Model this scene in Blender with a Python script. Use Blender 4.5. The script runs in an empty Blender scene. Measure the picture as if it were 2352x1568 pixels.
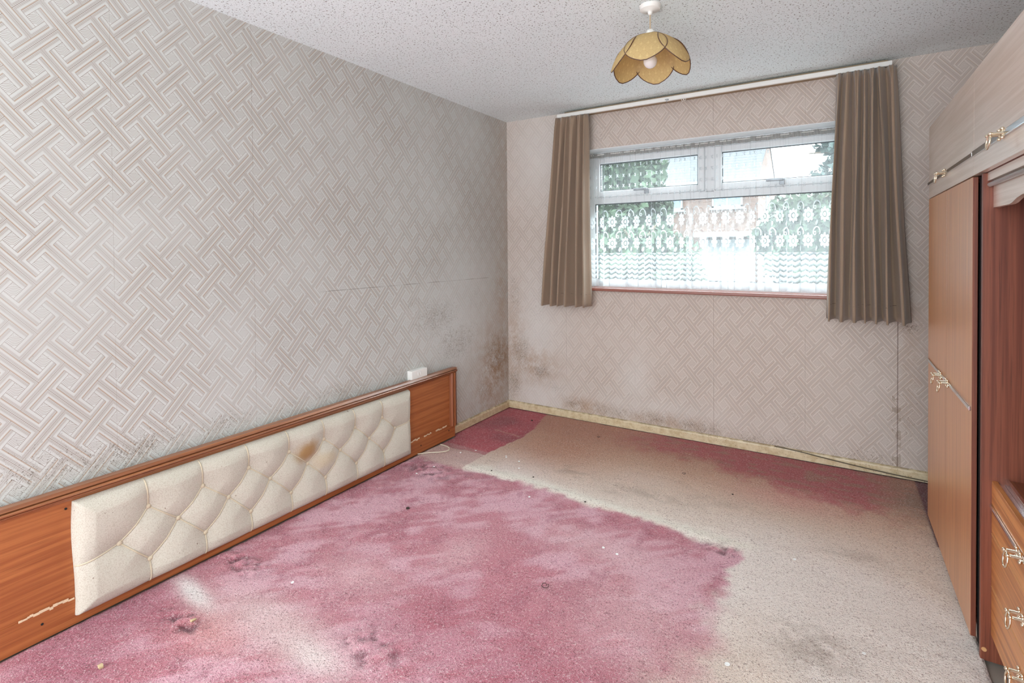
import bpy, bmesh, math, random
import numpy as np
from mathutils import Vector, Matrix
random.seed(4)
sc = bpy.context.scene
COL = sc.collection
PI = math.pi

# ------------------------------------------------------------------ camera
f, yaw, pit, rol, sy = 1186.62, 0.556655, 0.014884, -0.007597, 190.98
CP = Vector((2.3388, -3.6899, 1.3218))
fw = Vector((-math.sin(yaw)*math.cos(pit), math.cos(yaw)*math.cos(pit), -math.sin(pit)))
rt = Vector((math.cos(yaw), math.sin(yaw), 0)); up = rt.cross(fw)
r2 = rt*math.cos(rol)+up*math.sin(rol); u2 = up*math.cos(rol)-rt*math.sin(rol)
cd = bpy.data.cameras.new('camera'); cam = bpy.data.objects.new('camera', cd); COL.objects.link(cam)
M = Matrix.Identity(4)
for i in range(3):
    M[i][0] = r2[i]; M[i][1] = u2[i]; M[i][2] = -fw[i]; M[i][3] = CP[i]
cam.matrix_world = M
cd.sensor_width = 36; cd.lens = f/2352*36; cd.shift_y = -sy/2352; cd.clip_start = 0.02
sc.camera = cam

# ------------------------------------------------------------------ sky and exposure
w = bpy.data.worlds.new('overcast_sky'); sc.world = w; w.use_nodes = True
bg = w.node_tree.nodes['Background']
bg.inputs[0].default_value = (0.90, 0.96, 1.0, 1); 
_n, _l = w.node_tree.nodes, w.node_tree.links
_tc = _n.new('ShaderNodeTexCoord'); _sx = _n.new('ShaderNodeSeparateXYZ'); _l.new(_tc.outputs['Generated'], _sx.inputs[0])
_mr = _n.new('ShaderNodeMapRange'); _ab = _n.new('ShaderNodeMath'); _ab.operation = 'ABSOLUTE'; _l.new(_sx.outputs[2], _ab.inputs[0]); _l.new(_ab.outputs[0], _mr.inputs[0])      # overcast: brighter towards the zenith; lower half mirrored to add fill
_mr.inputs[1].default_value = 0; _mr.inputs[2].default_value = 1; _mr.inputs[3].default_value = 2.8; _mr.inputs[4].default_value = 10.0
_l.new(_mr.outputs[0], bg.inputs[1])
sl = bpy.data.lights.new('hazy_sun', 'SUN'); sl.energy = 5; sl.angle = math.radians(42); sl.color = (.93, .97, 1)
so_ = bpy.data.objects.new('hazy_sun', sl); COL.objects.link(so_)
so_.rotation_euler = Vector((-.30, -.76, -.52)).to_track_quat('-Z', 'Y').to_euler()
sc.view_settings.view_transform = 'Standard'; sc.view_settings.look = 'None'
sc.view_settings.gamma = 1; sc.view_settings.use_curve_mapping = False
sc.view_settings.exposure = 0.62
sc.cycles.use_denoising = True
sc.cycles.max_bounces = 10; sc.cycles.diffuse_bounces = 6; sc.cycles.transparent_max_bounces = 16
sc.cycles.sample_clamp_indirect = 6

def portal(name, loc, rot, sx, sy_):
    l = bpy.data.lights.new(name, 'AREA'); l.shape = 'RECTANGLE'; l.size = sx; l.size_y = sy_
    l.cycles.is_portal = True
    o = bpy.data.objects.new(name, l); COL.objects.link(o); o.location = loc; o.rotation_euler = rot
RX, RZ, YB = 3.27, 2.4, -5.9     # right wall, ceiling height, room end behind the camera, left open to add fill daylight
portal('window_portal', (1.6, 0.33, 1.56), (-PI/2, 0, 0), 1.9, 1.1)
portal('added_rear_fill_portal', (RX/2, YB-.02, 1.2), (PI/2, 0, 0), RX, 2.4)

# ------------------------------------------------------------------ node maths
class S:
    nt = None
    def __init__(s, k): s.k = k
def _m(op, *a, clamp=False):
    n = S.nt.nodes.new('ShaderNodeMath'); n.operation = op; n.use_clamp = clamp
    for i, x in enumerate(a):
        if isinstance(x, S): S.nt.links.new(x.k, n.inputs[i])
        else: n.inputs[i].default_value = float(x)
    return S(n.outputs[0])
for nm, op in (('add', 'ADD'), ('sub', 'SUBTRACT'), ('mul', 'MULTIPLY'), ('truediv', 'DIVIDE')):
    setattr(S, '__%s__' % nm, lambda a, b, op=op: _m(op, a, b))
    setattr(S, '__r%s__' % nm, lambda a, b, op=op: _m(op, b, a))
def lt(a, b): return _m('LESS_THAN', a, b)
def gt(a, b): return _m('GREATER_THAN', a, b)
def ab(a): return _m('ABSOLUTE', a)
def fl(a): return _m('FLOOR', a)
def mn(a, b): return _m('MINIMUM', a, b)
def mx(a, b): return _m('MAXIMUM', a, b)
def fr(a): return _m('FRACT', a)
def inv(a): return 1-a
def sel(c, a, b): return c*a + (1-c)*b
def line(t, c, wd): return lt(ab(t-c), wd)
def smooth(x, a, b):
    n = S.nt.nodes.new('ShaderNodeMapRange'); n.interpolation_type = 'SMOOTHSTEP'
    S.nt.links.new(x.k, n.inputs[0]); n.inputs[1].default_value = a; n.inputs[2].default_value = b
    return S(n.outputs[0])
def pos():
    g = S.nt.nodes.new('ShaderNodeNewGeometry'); x = S.nt.nodes.new('ShaderNodeSeparateXYZ')
    S.nt.links.new(g.outputs['Position'], x.inputs[0])
    return [S(x.outputs[i]) for i in range(3)]
def uvc():
    g = S.nt.nodes.new('ShaderNodeUVMap'); x = S.nt.nodes.new('ShaderNodeSeparateXYZ')
    S.nt.links.new(g.outputs[0], x.inputs[0])
    return S(x.outputs[0]), S(x.outputs[1])
def comb(x, y, z):
    n = S.nt.nodes.new('ShaderNodeCombineXYZ')
    for i, v in enumerate((x, y, z)):
        if isinstance(v, S): S.nt.links.new(v.k, n.inputs[i])
        else: n.inputs[i].default_value = v
    return n.outputs[0]
def noise(vec, scale, detail=3, rough=.5, dist=0):
    n = S.nt.nodes.new('ShaderNodeTexNoise'); S.nt.links.new(vec, n.inputs['Vector'])
    n.inputs['Scale'].default_value = scale; n.inputs['Detail'].default_value = detail
    n.inputs['Roughness'].default_value = rough; n.inputs['Distortion'].default_value = dist
    return S(n.outputs[0])
def voro(vec, scale):
    n = S.nt.nodes.new('ShaderNodeTexVoronoi'); S.nt.links.new(vec, n.inputs['Vector'])
    n.inputs['Scale'].default_value = scale
    return S(n.outputs['Distance'])
def attr(name):
    n = S.nt.nodes.new('ShaderNodeAttribute'); n.attribute_name = name
    return n
def mixc(fac, a, b):
    n = S.nt.nodes.new('ShaderNodeMix'); n.data_type = 'RGBA'
    if isinstance(fac, S): S.nt.links.new(fac.k, n.inputs[0])
    else: n.inputs[0].default_value = fac
    for i, v in ((6, a), (7, b)):
        if isinstance(v, tuple): n.inputs[i].default_value = (*v, 1)
        else: S.nt.links.new(v, n.inputs[i])
    return n.outputs[2]
def lin(r, g, b):
    return tuple(((c/255)/12.92 if c < 10 else ((c/255+.055)/1.055)**2.4) for c in (r, g, b))
def mat(name):
    m = bpy.data.materials.new(name); m.use_nodes = True; S.nt = m.node_tree
    return m, m.node_tree.nodes['Principled BSDF']
def setc(b, sock, v):
    if isinstance(v, tuple): b.inputs[sock].default_value = (*v, 1)
    elif isinstance(v, (int, float)): b.inputs[sock].default_value = v
    else: S.nt.links.new(v.k if isinstance(v, S) else v, b.inputs[sock])
def bump(b, h, strength, dist):
    n = S.nt.nodes.new('ShaderNodeBump'); n.inputs['Strength'].default_value = strength
    n.inputs['Distance'].default_value = dist
    S.nt.links.new(h.k, n.inputs['Height']); S.nt.links.new(n.outputs[0], b.inputs['Normal'])
def plain(name, col, rough=.5, metal=0., spec=.5):
    m, b = mat(name); setc(b, 'Base Color', col); setc(b, 'Roughness', rough); setc(b, 'Metallic', metal)
    b.inputs['Specular IOR Level'].default_value = spec
    return m

# ------------------------------------------------------------------ wallpaper
def wallpaper(name, axis, u0, v0, U, V, seams, extra=None, base=(204, 207, 204), contrast=1.0):
    m, b = mat(name)
    P = pos(); u = P[axis]; v = P[2]
    du = (u-u0)*(1/U); dv = (v-v0)*(1/V)
    p = du-dv; q = du+dv
    i = fl(p); j = fl(q)
    x = ab(p-i-.5); y = ab(q-j-.5)
    k = (i+j)*.5; odd = gt(fr(k), .25)
    ax = sel(odd, y, x); ay = sel(odd, x, y)
    s6 = 1/6
    A = lt(ay, s6); B = lt(ay, 2*s6)           # plank / plank or strip
    tB = mn(ax, ay-s6)
    C1 = lt(ax, s6); C2 = lt(ax, 2*s6)
    tC = sel(C1, ax, ax-s6)
    t = sel(A, ay, sel(B, tB, tC))
    square = (1-B)*(1-C2)
    fine = mx(mx(line(t, .0, .009), line(t, .034, .0055)), mx(line(t, .062, .0055), line(t, .086, .003)*.6))*(1-square)
    nB = 1-B
    band = mx(A*gt(ay, .137), nB*C1*gt(ax, .137))
    edge = mx(line(ay, 2*s6, .005)*gt(ax, s6), line(ax, 2*s6, .005)*gt(ay, 2*s6))
    sx = p-fl(p+.5); sy_ = q-fl(q+.5)
    rx = (sx-s6)*3; ry = (sy_+s6)*3
    r = _m('SQRT', rx*rx+ry*ry)
    arcs = lt(ab(fr(r*7.4)-.5), .13)*gt(r, .3)*lt(r, 1.06)*square
    st = gt(noise(comb(p, q, 0.), 55, 1), .56)*gt(r, 1.1)*square
    ink = mx(mx(fine, edge), mx(arcs*.8, st*.55))
    pv = comb(*P)
    worn = noise(pv, 2.3, 3)                  # print rubbed off unevenly
    vis = smooth(worn, .25, .6)*.45+.55
    at = attr('stain'); sp = S.nt.nodes.new('ShaderNodeSeparateColor'); S.nt.links.new(at.outputs['Color'], sp.inputs[0])
    mould, brown, rub = S(sp.outputs[0]), S(sp.outputs[1]), S(sp.outputs[2])
    vis = vis*(1-rub*.75)*contrast
    tone = noise(pv, 5, 4)
    basec = mixc(tone, lin(base[0]-7, base[1]-8, base[2]-9), lin(base[0]+6, base[1]+6, base[2]+6))
    c = mixc(band*vis*.75, basec, lin(172, 146, 122))
    c = mixc(ink*vis*.8, c, lin(124, 100, 84))
    c = mixc(rub*.45, c, lin(228, 232, 232))
    bn = noise(pv, 12, 5, .65)*.5+mx(noise(comb(p*1.6, q*9., 7.), 1.6, 4, .65), noise(comb(p*9., q*1.6, 8.), 1.6, 4, .65))*.5
    c = mixc(brown*smooth(bn, .40, .60)*.85, c, lin(164, 126, 88))
    # mould: specks and streaks that follow the embossed diagonals
    st1 = noise(comb(p*3., q*15., 0.), 2.2, 4, .7)
    st2 = noise(comb(p*15., q*3., 3.), 2.2, 4, .7)
    bl = noise(pv, 8, 3)
    dens = mould*(.55+bl*.9)
    thr = .715-dens*.165
    sm = mx(_m('MULTIPLY', st1-thr, 14., clamp=True), _m('MULTIPLY', st2-thr, 14., clamp=True))*.9
    spk = noise(pv, 150, 2, .6)
    sm2 = _m('MULTIPLY', spk-(.735-dens*.135), 16., clamp=True)
    haze = smooth(mould*noise(pv, 24, 4, .6), .30, .62)
    c = mixc(haze*.16, c, lin(146, 132, 110))
    c = mixc(_m('MULTIPLY', mx(sm, sm2)*.85, gt(mould, .06)), c, lin(84, 66, 46))
    for s0, wd in seams:
        c = mixc(line(u, s0, wd)*.45*smooth(tone, .3, .62), c, lin(120, 102, 88))
    if extra: c = extra(c, P, pv)
    setc(b, 'Base Color', c); setc(b, 'Roughness', .62)
    b.inputs['Specular IOR Level'].default_value = .3
    h = (1-mx(ink, band*.6))*(1-rub*.5)+noise(pv, 300, 1)*.12
    bump(b, h, .55, .0012)
    return m

def left_extra(c, P, pv):
    n = noise(pv, 7, 3)
    zz = P[2]-1.108-(n-.5)*.006
    on = lt(ab(zz), .0022)*gt(P[1], -1.99)*lt(P[1], -.29)
    return mixc(on*smooth(n, .3, .6)*.55, c, lin(118, 112, 104))
def back_extra(c, P, pv):
    n = noise(pv, 16, 4)
    d = ab(P[0]-2.654)
    gap = lt(d, .0026)*lt(P[2], 1.05)
    halo = lt(P[0], 2.67)*gt(P[0], 2.628)*gt(n, .52)*lt(P[2], .5)
    c = mixc(halo*.45, c, lin(140, 118, 96))
    return mixc(gap*.6, c, lin(92, 68, 56))

# ------------------------------------------------------------------ other materials
def wood(name, axis, c1, c2, c3, rough=.3, scale=1., coat=0., spec=.5, wv=1.):
    m, b = mat(name); P = pos()
    k = [75*scale, 75*scale, 75*scale]; k[axis] = 1.2*scale
    wk = [P[i]*(3. if i != axis else .7) for i in range(3)]; warp = noise(comb(*wk), 1., 2)
    off = (warp-.5)*4.*wv
    v = [P[i]*k[i] for i in range(3)]
    o = (axis+1) % 3; o2 = (axis+2) % 3; v[o] = v[o]+off*scale; v[o2] = v[o2]+off*scale
    n1 = noise(comb(*v), 1., 3, .55, .3)
    v2 = [P[i]*(300. if i != axis else 5.) for i in range(3)]
    n2 = noise(comb(*v2), 1., 2, .6)
    c = mixc(smooth(n1, .34, .66), lin(*c1), lin(*c2))
    c = mixc(smooth(n2, .5, .75)*.55, c, lin(*c3))
    setc(b, 'Base Color', c); setc(b, 'Roughness', rough); b.inputs['Specular IOR Level'].default_value = spec
    if coat:
        b.inputs['Coat Weight'].default_value = coat; b.inputs['Coat Roughness'].default_value = .34; b.inputs['Coat IOR'].default_value = 1.9
    return m
TEAK_V = wood('teak_laminate_vertical', 2, (212, 146, 86), (186, 118, 64), (164, 98, 50), .5, 1., 1.)
TEAK_Y = wood('teak_laminate_sheen_in_colour', 1, (226, 208, 194), (208, 186, 168), (190, 164, 144), .35, 1., 1.)  # paler base colour imitates the window sheen on the laminate
TEAK_Y.node_tree.nodes['Principled BSDF'].inputs['Coat IOR'].default_value = 2.3
SAPELE = wood('red_brown_laminate_vertical', 2, (138, 78, 56), (110, 56, 40), (74, 36, 28), .45, .8, wv=.4)
DRAWER = wood('teak_laminate_drawer', 1, (220, 150, 86), (176, 106, 54), (122, 68, 34), .4, .55, .3)
DKTOP = wood('dark_wood_top', 1, (150, 90, 60), (110, 60, 40), (80, 44, 30), .3, .8, .4)
HB_WOOD = wood('headboard_veneer', 1, (178, 108, 60), (154, 86, 46), (118, 62, 34), .45, .9)
HB_MOULD = wood('headboard_moulding_wood', 1, (164, 104, 62), (130, 76, 44), (88, 50, 32), .32, .9, .3)
HB_MOULDV = wood('headboard_moulding_wood_upright', 2, (160, 94, 56), (124, 68, 40), (86, 46, 30), .32, .9, .3)
CHROME = plain('chrome', (.85, .86, .88), .14, 1.)
BRASS = plain('brass', (.82, .72, .56), .16, 1.)
BLACK = plain('black_void', (.01, .01, .012), .9)
UPVC = plain('white_window_plastic', lin(232, 236, 238), .35)
METAL = plain('grey_metal', lin(150, 155, 160), .35, .7)
RUBBER = plain('dark_gasket', lin(60, 64, 70), .7)
WHITEP = plain('white_plastic', lin(236, 236, 232), .4)
SILLM = plain('red_brown_gloss_sill', lin(150, 96, 84), .25)
CABLE = plain('cream_cable', lin(214, 204, 184), .5)
DKCABLE = plain('dirty_cable', lin(92, 84, 66), .6)
BUTTON = plain('white_shirt_button', lin(240, 240, 238), .3)
CRUMB = plain('dark_crumb', lin(52, 40, 34), .8)
PLASTER = plain('white_plaster', lin(228, 228, 224), .7)
EDGE = plain('pale_laminate_edge', lin(210, 160, 110), .4)
CHIP = plain('chipped_chipboard', lin(222, 196, 164), .9)

def mk_ceiling():
    m, b = mat('stippled_ceiling'); P = pos(); v = comb(*P)
    n1 = noise(v, 105, 1, .5); n2 = noise(v, 190, 1, .5); big = noise(v, 3., 3)
    pit = smooth(n1, .37, .30)
    pit = mx(pit, smooth(n2, .34, .27)*.7)
    c = mixc(pit*.8, mixc(big, lin(232, 244, 246), lin(240, 250, 252)), lin(104, 92, 86))  # pits also darkened in colour to stand in for relief shadow
    setc(b, 'Base Color', c); setc(b, 'Roughness', .8)
    bump(b, n1*.7+n2*.5-pit*.8, .7, .003)
    return m
CEIL = mk_ceiling()

def mk_skirting():
    m, b = mat('yellowed_cream_gloss_paint'); P = pos(); v = comb(*P)
    n = noise(v, 30, 4, .6); n2 = noise(v, 140, 2)
    c = mixc(smooth(n, .35, .7), lin(218, 204, 172), lin(196, 176, 138))
    c = mixc(smooth(n2, .64, .7)*.8, c, lin(104, 84, 58))
    top = smooth(P[2], .046, .056)*smooth(noise(v, 22, 3), .35, .6)
    c = mixc(top*.55, c, lin(112, 92, 66))
    setc(b, 'Base Color', c); setc(b, 'Roughness', .4)
    return m
SKIRT = mk_skirting()

def mk_carpet():
    m, b = mat('worn_pink_carpet_pile'); P = pos(); v = comb(*P)
    a = attr('pile')
    n1 = noise(v, 240, 2, .6); n2 = noise(v, 95, 3, .6)
    d1 = noise(comb(P[0]*.7+P[1]*.7, (P[1]-P[0])*3.2, 0.), 22, 4, .65)      # nap streaks, pile-direction shading put into the colour
    d2 = noise(comb((P[0]-P[1])*.8, (P[0]+P[1])*3.6, 5.), 17, 4, .65)
    d3 = noise(comb(P[0]*.8, P[1]*2.6, 9.), 11, 4, .6)
    dk = S.nt.nodes.new('ShaderNodeMix'); dk.data_type = 'RGBA'; dk.blend_type = 'MULTIPLY'
    dk.inputs[0].default_value = 1
    S.nt.links.new(a.outputs['Color'], dk.inputs[6]); dk.inputs[7].default_value = (.34, .25, .25, 1)
    lite = mixc(.5, a.outputs['Color'], (.93, .89, .87))
    g = n1*.62+n2*.38
    st = mn(mn(d1, d2), d3)
    c = mixc(smooth(g, .52, .66)*.9, a.outputs['Color'], lite)
    c = mixc(smooth(g+(st-.36)*.25, .50, .37)*.9, c, dk.outputs[2])
    c = mixc(smooth(st, .31, .22)*.6, c, dk.outputs[2])
    c = mixc(smooth(mx(d1, d2), .62, .74)*.5, c, lite)
    n3 = d1
    setc(b, 'Base Color', c); setc(b, 'Roughness', .95); b.inputs['Specular IOR Level'].default_value = .05
    b.inputs['Sheen Weight'].default_value = .25; b.inputs['Sheen Roughness'].default_value = .6
    bump(b, n1*.8+n2*.9+n3*.9, .9, .008)
    return m
CARPET = mk_carpet()

def mk_pad():
    m, b = mat('cream_woven_upholstery'); P = pos(); v = comb(*P)
    wv = fr(P[1]*190.); wz = fr(P[2]*150.)
    n = noise(v, 260, 2, .6)
    big = noise(v, 4, 4)
    c = mixc(big, lin(194, 189, 175), lin(210, 206, 193))
    c = mixc(smooth(n, .42, .7)*.45, c, lin(160, 146, 126))
    # brown water stain, right of centre
    d = _m('SQRT', (P[1]+2.035)*(P[1]+2.035)+(P[2]-.315)*(P[2]-.315)*1.6)
    nn = noise(v, 16, 3)
    st = smooth(d+(nn-.5)*.06, .10, .02)
    c = mixc(st*.85, c, lin(158, 116, 54))
    d2 = _m('SQRT', (P[1]+1.93)*(P[1]+1.93)*1.5+(P[2]-.24)*(P[2]-.24)*4.)
    c = mixc(smooth(d2+(nn-.5)*.08, .12, .03)*.3, c, lin(196, 168, 106))
    spk = noise(comb(P[0], P[1]*1., P[2]*1.), 60, 2)
    c = mixc(smooth(spk, .735, .76)*.7, c, lin(110, 84, 66))
    setc(b, 'Base Color', c); setc(b, 'Roughness', .9); b.inputs['Specular IOR Level'].default_value = .1
    b.inputs['Sheen Weight'].default_value = .15
    bump(b, n+gt(wv, .5)*.3+gt(wz, .5)*.25, .4, .0012)
    return m
PAD = mk_pad()
PIPING = plain('cream_piping_cord', lin(206, 194, 170), .85, spec=.1)

def mk_drape():
    m, b = mat('taupe_curtain_fabric'); P = pos(); v = comb(*P)
    n = noise(v, 420, 2); big = noise(comb(P[0]*6., P[1]*6., P[2]*.8), 1., 3)
    c = mixc(n, lin(150, 130, 111), lin(174, 155, 136))
    c = mixc(big*.5, c, lin(140, 112, 88))
    setc(b, 'Base Color', c); setc(b, 'Roughness', .85); b.inputs['Specular IOR Level'].default_value = .15
    b.inputs['Sheen Weight'].default_value = .35
    tr = S.nt.nodes.new('ShaderNodeBsdfTranslucent'); tr.inputs[0].default_value = (*lin(150, 120, 92), 1)
    mx_ = S.nt.nodes.new('ShaderNodeMixShader'); mx_.inputs[0].default_value = .06
    out = S.nt.nodes['Material Output']
    S.nt.links.new(b.outputs[0], mx_.inputs[1]); S.nt.links.new(tr.outputs[0], mx_.inputs[2]); S.nt.links.new(mx_.outputs[0], out.inputs[0])
    bump(b, n, .3, .001)
    return m
DRAPE = mk_drape()

def mk_glass():
    m, b = mat('window_glass'); nt = S.nt
    t = nt.nodes.new('ShaderNodeBsdfTransparent'); g = nt.nodes.new('ShaderNodeBsdfGlossy'); g.inputs['Roughness'].default_value = .02
    t.inputs[0].default_value = (.93, .97, .97, 1)
    mm = nt.nodes.new('ShaderNodeMixShader'); mm.inputs[0].default_value = .06
    nt.links.new(t.outputs[0], mm.inputs[1]); nt.links.new(g.outputs[0], mm.inputs[2]); nt.links.new(mm.outputs[0], nt.nodes['Material Output'].inputs[0])
    return m
GLASS = mk_glass()

def mk_net():
    m, b = mat('lace_net'); nt = S.nt
    u, v = uvc()                      # metres along the cloth, metres of height
    v0 = v
    n = noise(comb(u, v, 0.), 420, 1)
    # sprigs: small crosses on the plain mesh
    cu = fr(u*13.)-.5; cv = fr(v*13.)-.5
    sprig = mx(lt(ab(cu-cv), .07), lt(ab(cu+cv), .07))*lt(ab(cu), .16)*lt(ab(cv), .16)*gt(v, 1.66)
    per = .155
    def row(vc, off):
        x = (fr(u*(1/per)+off)-.5)*per; y = v-vc
        r = _m('SQRT', x*x+y*y); th = _m('ARCTAN2', y, x)
        pet = lt(r, .033+.016*ab(_m('COSINE', th*4.)))
        core = line(r, .017, .003); core2 = lt(r, .006)
        veins = lt(ab(_m('SINE', th*8.)), .25)*gt(r, .018)
        fl_ = pet*(1-core*.8)*(1-veins*.45)
        # scroll above and leaf below-right
        xs = (fr(u*(1/per)+off+.5)-.5)*per; ys = v-vc-.052
        rs = _m('SQRT', xs*xs+ys*ys)
        scroll = line(rs, .036, .0045)*gt(ys, -.012)
        rs2 = _m('SQRT', (xs+.02)*(xs+.02)+(ys+.004)*(ys+.004))
        curl = line(rs2, .010, .0032)
        xl = xs-.0; yl = v-vc+.048
        leaf = lt(ab(xl)*1.5+ab(yl)*1.0+ab(xl-yl)*.8, .034)
        return mx(mx(fl_, scroll), mx(curl, leaf*.9))
    pat = mx(mx(row(1.535, .15), row(1.372, .15)), sprig)
    # zigzag waves on the lower part, hem
    zz = ab(fr(u*14.)-.5)*.030
    wphase = fr((v+zz)*28.)
    low = lt(v, 1.298)*gt(v, 1.10)
    wav = low*smooth(wphase, .05, .95)
    hem = lt(v, 1.10)
    top = gt(v, 2.035)
    lw = S.nt.nodes.new('ShaderNodeLayerWeight'); lw.inputs[0].default_value = .35; fc_ = S(lw.outputs['Facing'])
    a = .11+n*.12+fc_*fc_*.5
    a = mx(a, pat*.85)
    a = mx(a, wav*.7+low*.2)
    a = mx(a, hem*.6)
    a = mx(a, top*.8)
    col = mixc(top*.7, lin(206, 211, 214), lin(140, 134, 122))
    d = nt.nodes.new('ShaderNodeBsdfDiffuse'); tl = nt.nodes.new('ShaderNodeBsdfTranslucent'); tp = nt.nodes.new('ShaderNodeBsdfTransparent')
    nt.links.new(col, d.inputs[0]); nt.links.new(col, tl.inputs[0])
    m1 = nt.nodes.new('ShaderNodeMixShader'); m1.inputs[0].default_value = .5
    nt.links.new(d.outputs[0], m1.inputs[1]); nt.links.new(tl.outputs[0], m1.inputs[2])
    m2 = nt.nodes.new('ShaderNodeMixShader')
    nt.links.new(_m('ADD', a, 0., clamp=True).k, m2.inputs[0]); nt.links.new(tp.outputs[0], m2.inputs[1]); nt.links.new(m1.outputs[0], m2.inputs[2])
    nt.links.new(m2.outputs[0], nt.nodes['Material Output'].inputs[0])
    return m
NET = mk_net()

def mk_shade():
    m, b = mat('gold_lampshade_fabric'); nt = S.nt
    u, v = uvc()
    row = fl(v*7.); cu = fr(u*6.+row*.5)-.5; cv = fr(v*7.)-.5
    r = _m('SQRT', cu*cu+cv*cv*1.2)
    motif = mx(lt(r, .15), lt(ab(cu), .035)*lt(cv, 0)*gt(cv, -.42))
    net = mx(lt(ab(fr(u*6.+v*7.)-.5), .04), lt(ab(fr(u*6.-v*7.)-.5), .04))
    c = mixc(net*.3, lin(228, 206, 152), lin(204, 176, 122))
    c = mixc(motif*.8, c, lin(240, 222, 168))
    tl = nt.nodes.new('ShaderNodeBsdfTranslucent'); nt.links.new(c, tl.inputs[0])
    setc(b, 'Base Color', c); setc(b, 'Roughness', .7)
    mm = nt.nodes.new('ShaderNodeMixShader'); mm.inputs[0].default_value = .45
    nt.links.new(b.outputs[0], mm.inputs[1]); nt.links.new(tl.outputs[0], mm.inputs[2]); nt.links.new(mm.outputs[0], nt.nodes['Material Output'].inputs[0])
    return m
SHADE = mk_shade()
WIRE = plain('dark_brown_binding', lin(92, 62, 48), .4)

# ------------------------------------------------------------------ mesh helpers
def obj(name, bm, m, parent=None, smooth_=False, props=None):
    me = bpy.data.meshes.new(name)
    if isinstance(bm, bmesh.types.BMesh):
        bm.normal_update(); bm.to_mesh(me); bm.free()
    else: me = bm
    for mm in (m if isinstance(m, (list, tuple)) else [m]): me.materials.append(mm)
    if smooth_:
        for p in me.polygons: p.use_smooth = True
    o = bpy.data.objects.new(name, me); COL.objects.link(o)
    if parent is not None:
        o.parent = parent; o.matrix_parent_inverse = Matrix.Translation(parent.location).inverted()
    for k, v in (props or {}).items(): o[k] = v
    return o
def tag(o, label, cat, group=None):
    o['label'] = label; o['category'] = cat
    if group: o['group'] = group
    return o
def thing(name, label, cat, loc=(0, 0, 0), group=None):
    o = bpy.data.objects.new(name, None); COL.objects.link(o); o.location = loc; o.empty_display_size = .05
    return tag(o, label, cat, group)
def box(bm, x0, x1, y0, y1, z0, z1, bev=0., mi=0):
    vs = [bm.verts.new((x, y, z)) for x in (x0, x1) for y in (y0, y1) for z in (z0, z1)]
    fs = [bm.faces.new([vs[i] for i in q]) for q in ((0, 1, 3, 2), (4, 6, 7, 5), (0, 4, 5, 1), (2, 3, 7, 6), (0, 2, 6, 4), (1, 5, 7, 3))]
    for f_ in fs: f_.material_index = mi
    if bev:
        es = list({e for f_ in fs for e in f_.edges})
        bmesh.ops.bevel(bm, geom=es, offset=bev, segments=2, affect='EDGES', profile=.5)
def bx(*a, **k):
    bm = bmesh.new(); box(bm, *a, **k); return bm
def tube(bm, pts, r, n=8, closed=False, mi=0):
    pts = [Vector(p) for p in pts]; rings = []; N = len(pts); prev = None
    for i, p in enumerate(pts):
        a = pts[(i-1) % N] if (closed or i > 0) else p; c = pts[(i+1) % N] if (closed or i < N-1) else p
        t = (c-a).normalized()
        if prev is None:
            ref = Vector((0, 0, 1)) if abs(t.z) < .9 else Vector((1, 0, 0)); nrm = t.cross(ref).normalized()
        else:
            nrm = (prev-t*prev.dot(t)).normalized()
        prev = nrm; bn = t.cross(nrm)
        rr = r[i] if isinstance(r, (list, tuple)) else r
        rings.append([bm.verts.new(p+(nrm*math.cos(2*PI*k/n)+bn*math.sin(2*PI*k/n))*rr) for k in range(n)])
    for i in range(N if closed else N-1):
        A = rings[i]; B = rings[(i+1) % N]
        for k in range(n):
            f_ = bm.faces.new((A[k], A[(k+1) % n], B[(k+1) % n], B[k])); f_.material_index = mi; f_.smooth = True
    if not closed:
        for R_ in (rings[0], rings[-1]):
            try:
                f_ = bm.faces.new(R_); f_.material_index = mi
            except ValueError: pass
def lathe(bm, prof, c, n=24, mi=0):
    rings = []
    for r, z in prof:
        if r < 1e-5: rings.append([bm.verts.new((c[0], c[1], c[2]+z))])
        else: rings.append([bm.verts.new((c[0]+r*math.cos(2*PI*k/n), c[1]+r*math.sin(2*PI*k/n), c[2]+z)) for k in range(n)])
    for A, B in zip(rings, rings[1:]):
        for k in range(n):
            q = [A[k % len(A)], A[(k+1) % len(A)], B[(k+1) % len(B)], B[k % len(B)]]
            q = list(dict.fromkeys(q))
            if len(q) >= 3:
                f_ = bm.faces.new(q); f_.smooth = True; f_.material_index = mi
def ball(bm, c, r, seg=10, sc_=(1, 1, 1)):
    ret = bmesh.ops.create_uvsphere(bm, u_segments=seg, v_segments=max(5, seg//2), radius=r)
    for v in ret['verts']: v.co = Vector((v.co.x*sc_[0]+c[0], v.co.y*sc_[1]+c[1], v.co.z*sc_[2]+c[2]))
    for f_ in {f_ for v in ret['verts'] for f_ in v.link_faces}: f_.smooth = True
def gridmesh(name, P, nx, ny, skip=None):
    me = bpy.data.meshes.new(name)
    idx = np.arange(nx*ny).reshape(ny, nx)
    q = np.stack([idx[:-1, :-1], idx[:-1, 1:], idx[1:, 1:], idx[1:, :-1]], -1).reshape(-1, 4)
    if skip is not None: q = q[~skip.reshape(-1)]
    me.from_pydata(P.tolist(), [], q.tolist()); me.update()
    return me
def setcol(me, name, C):
    a = me.color_attributes.new(name, 'FLOAT_COLOR', 'POINT')
    d = np.ones((len(me.vertices), 4), np.float32); d[:, :3] = C
    a.data.foreach_set('color', d.ravel())
_rng = np.random.RandomState(7)
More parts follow.
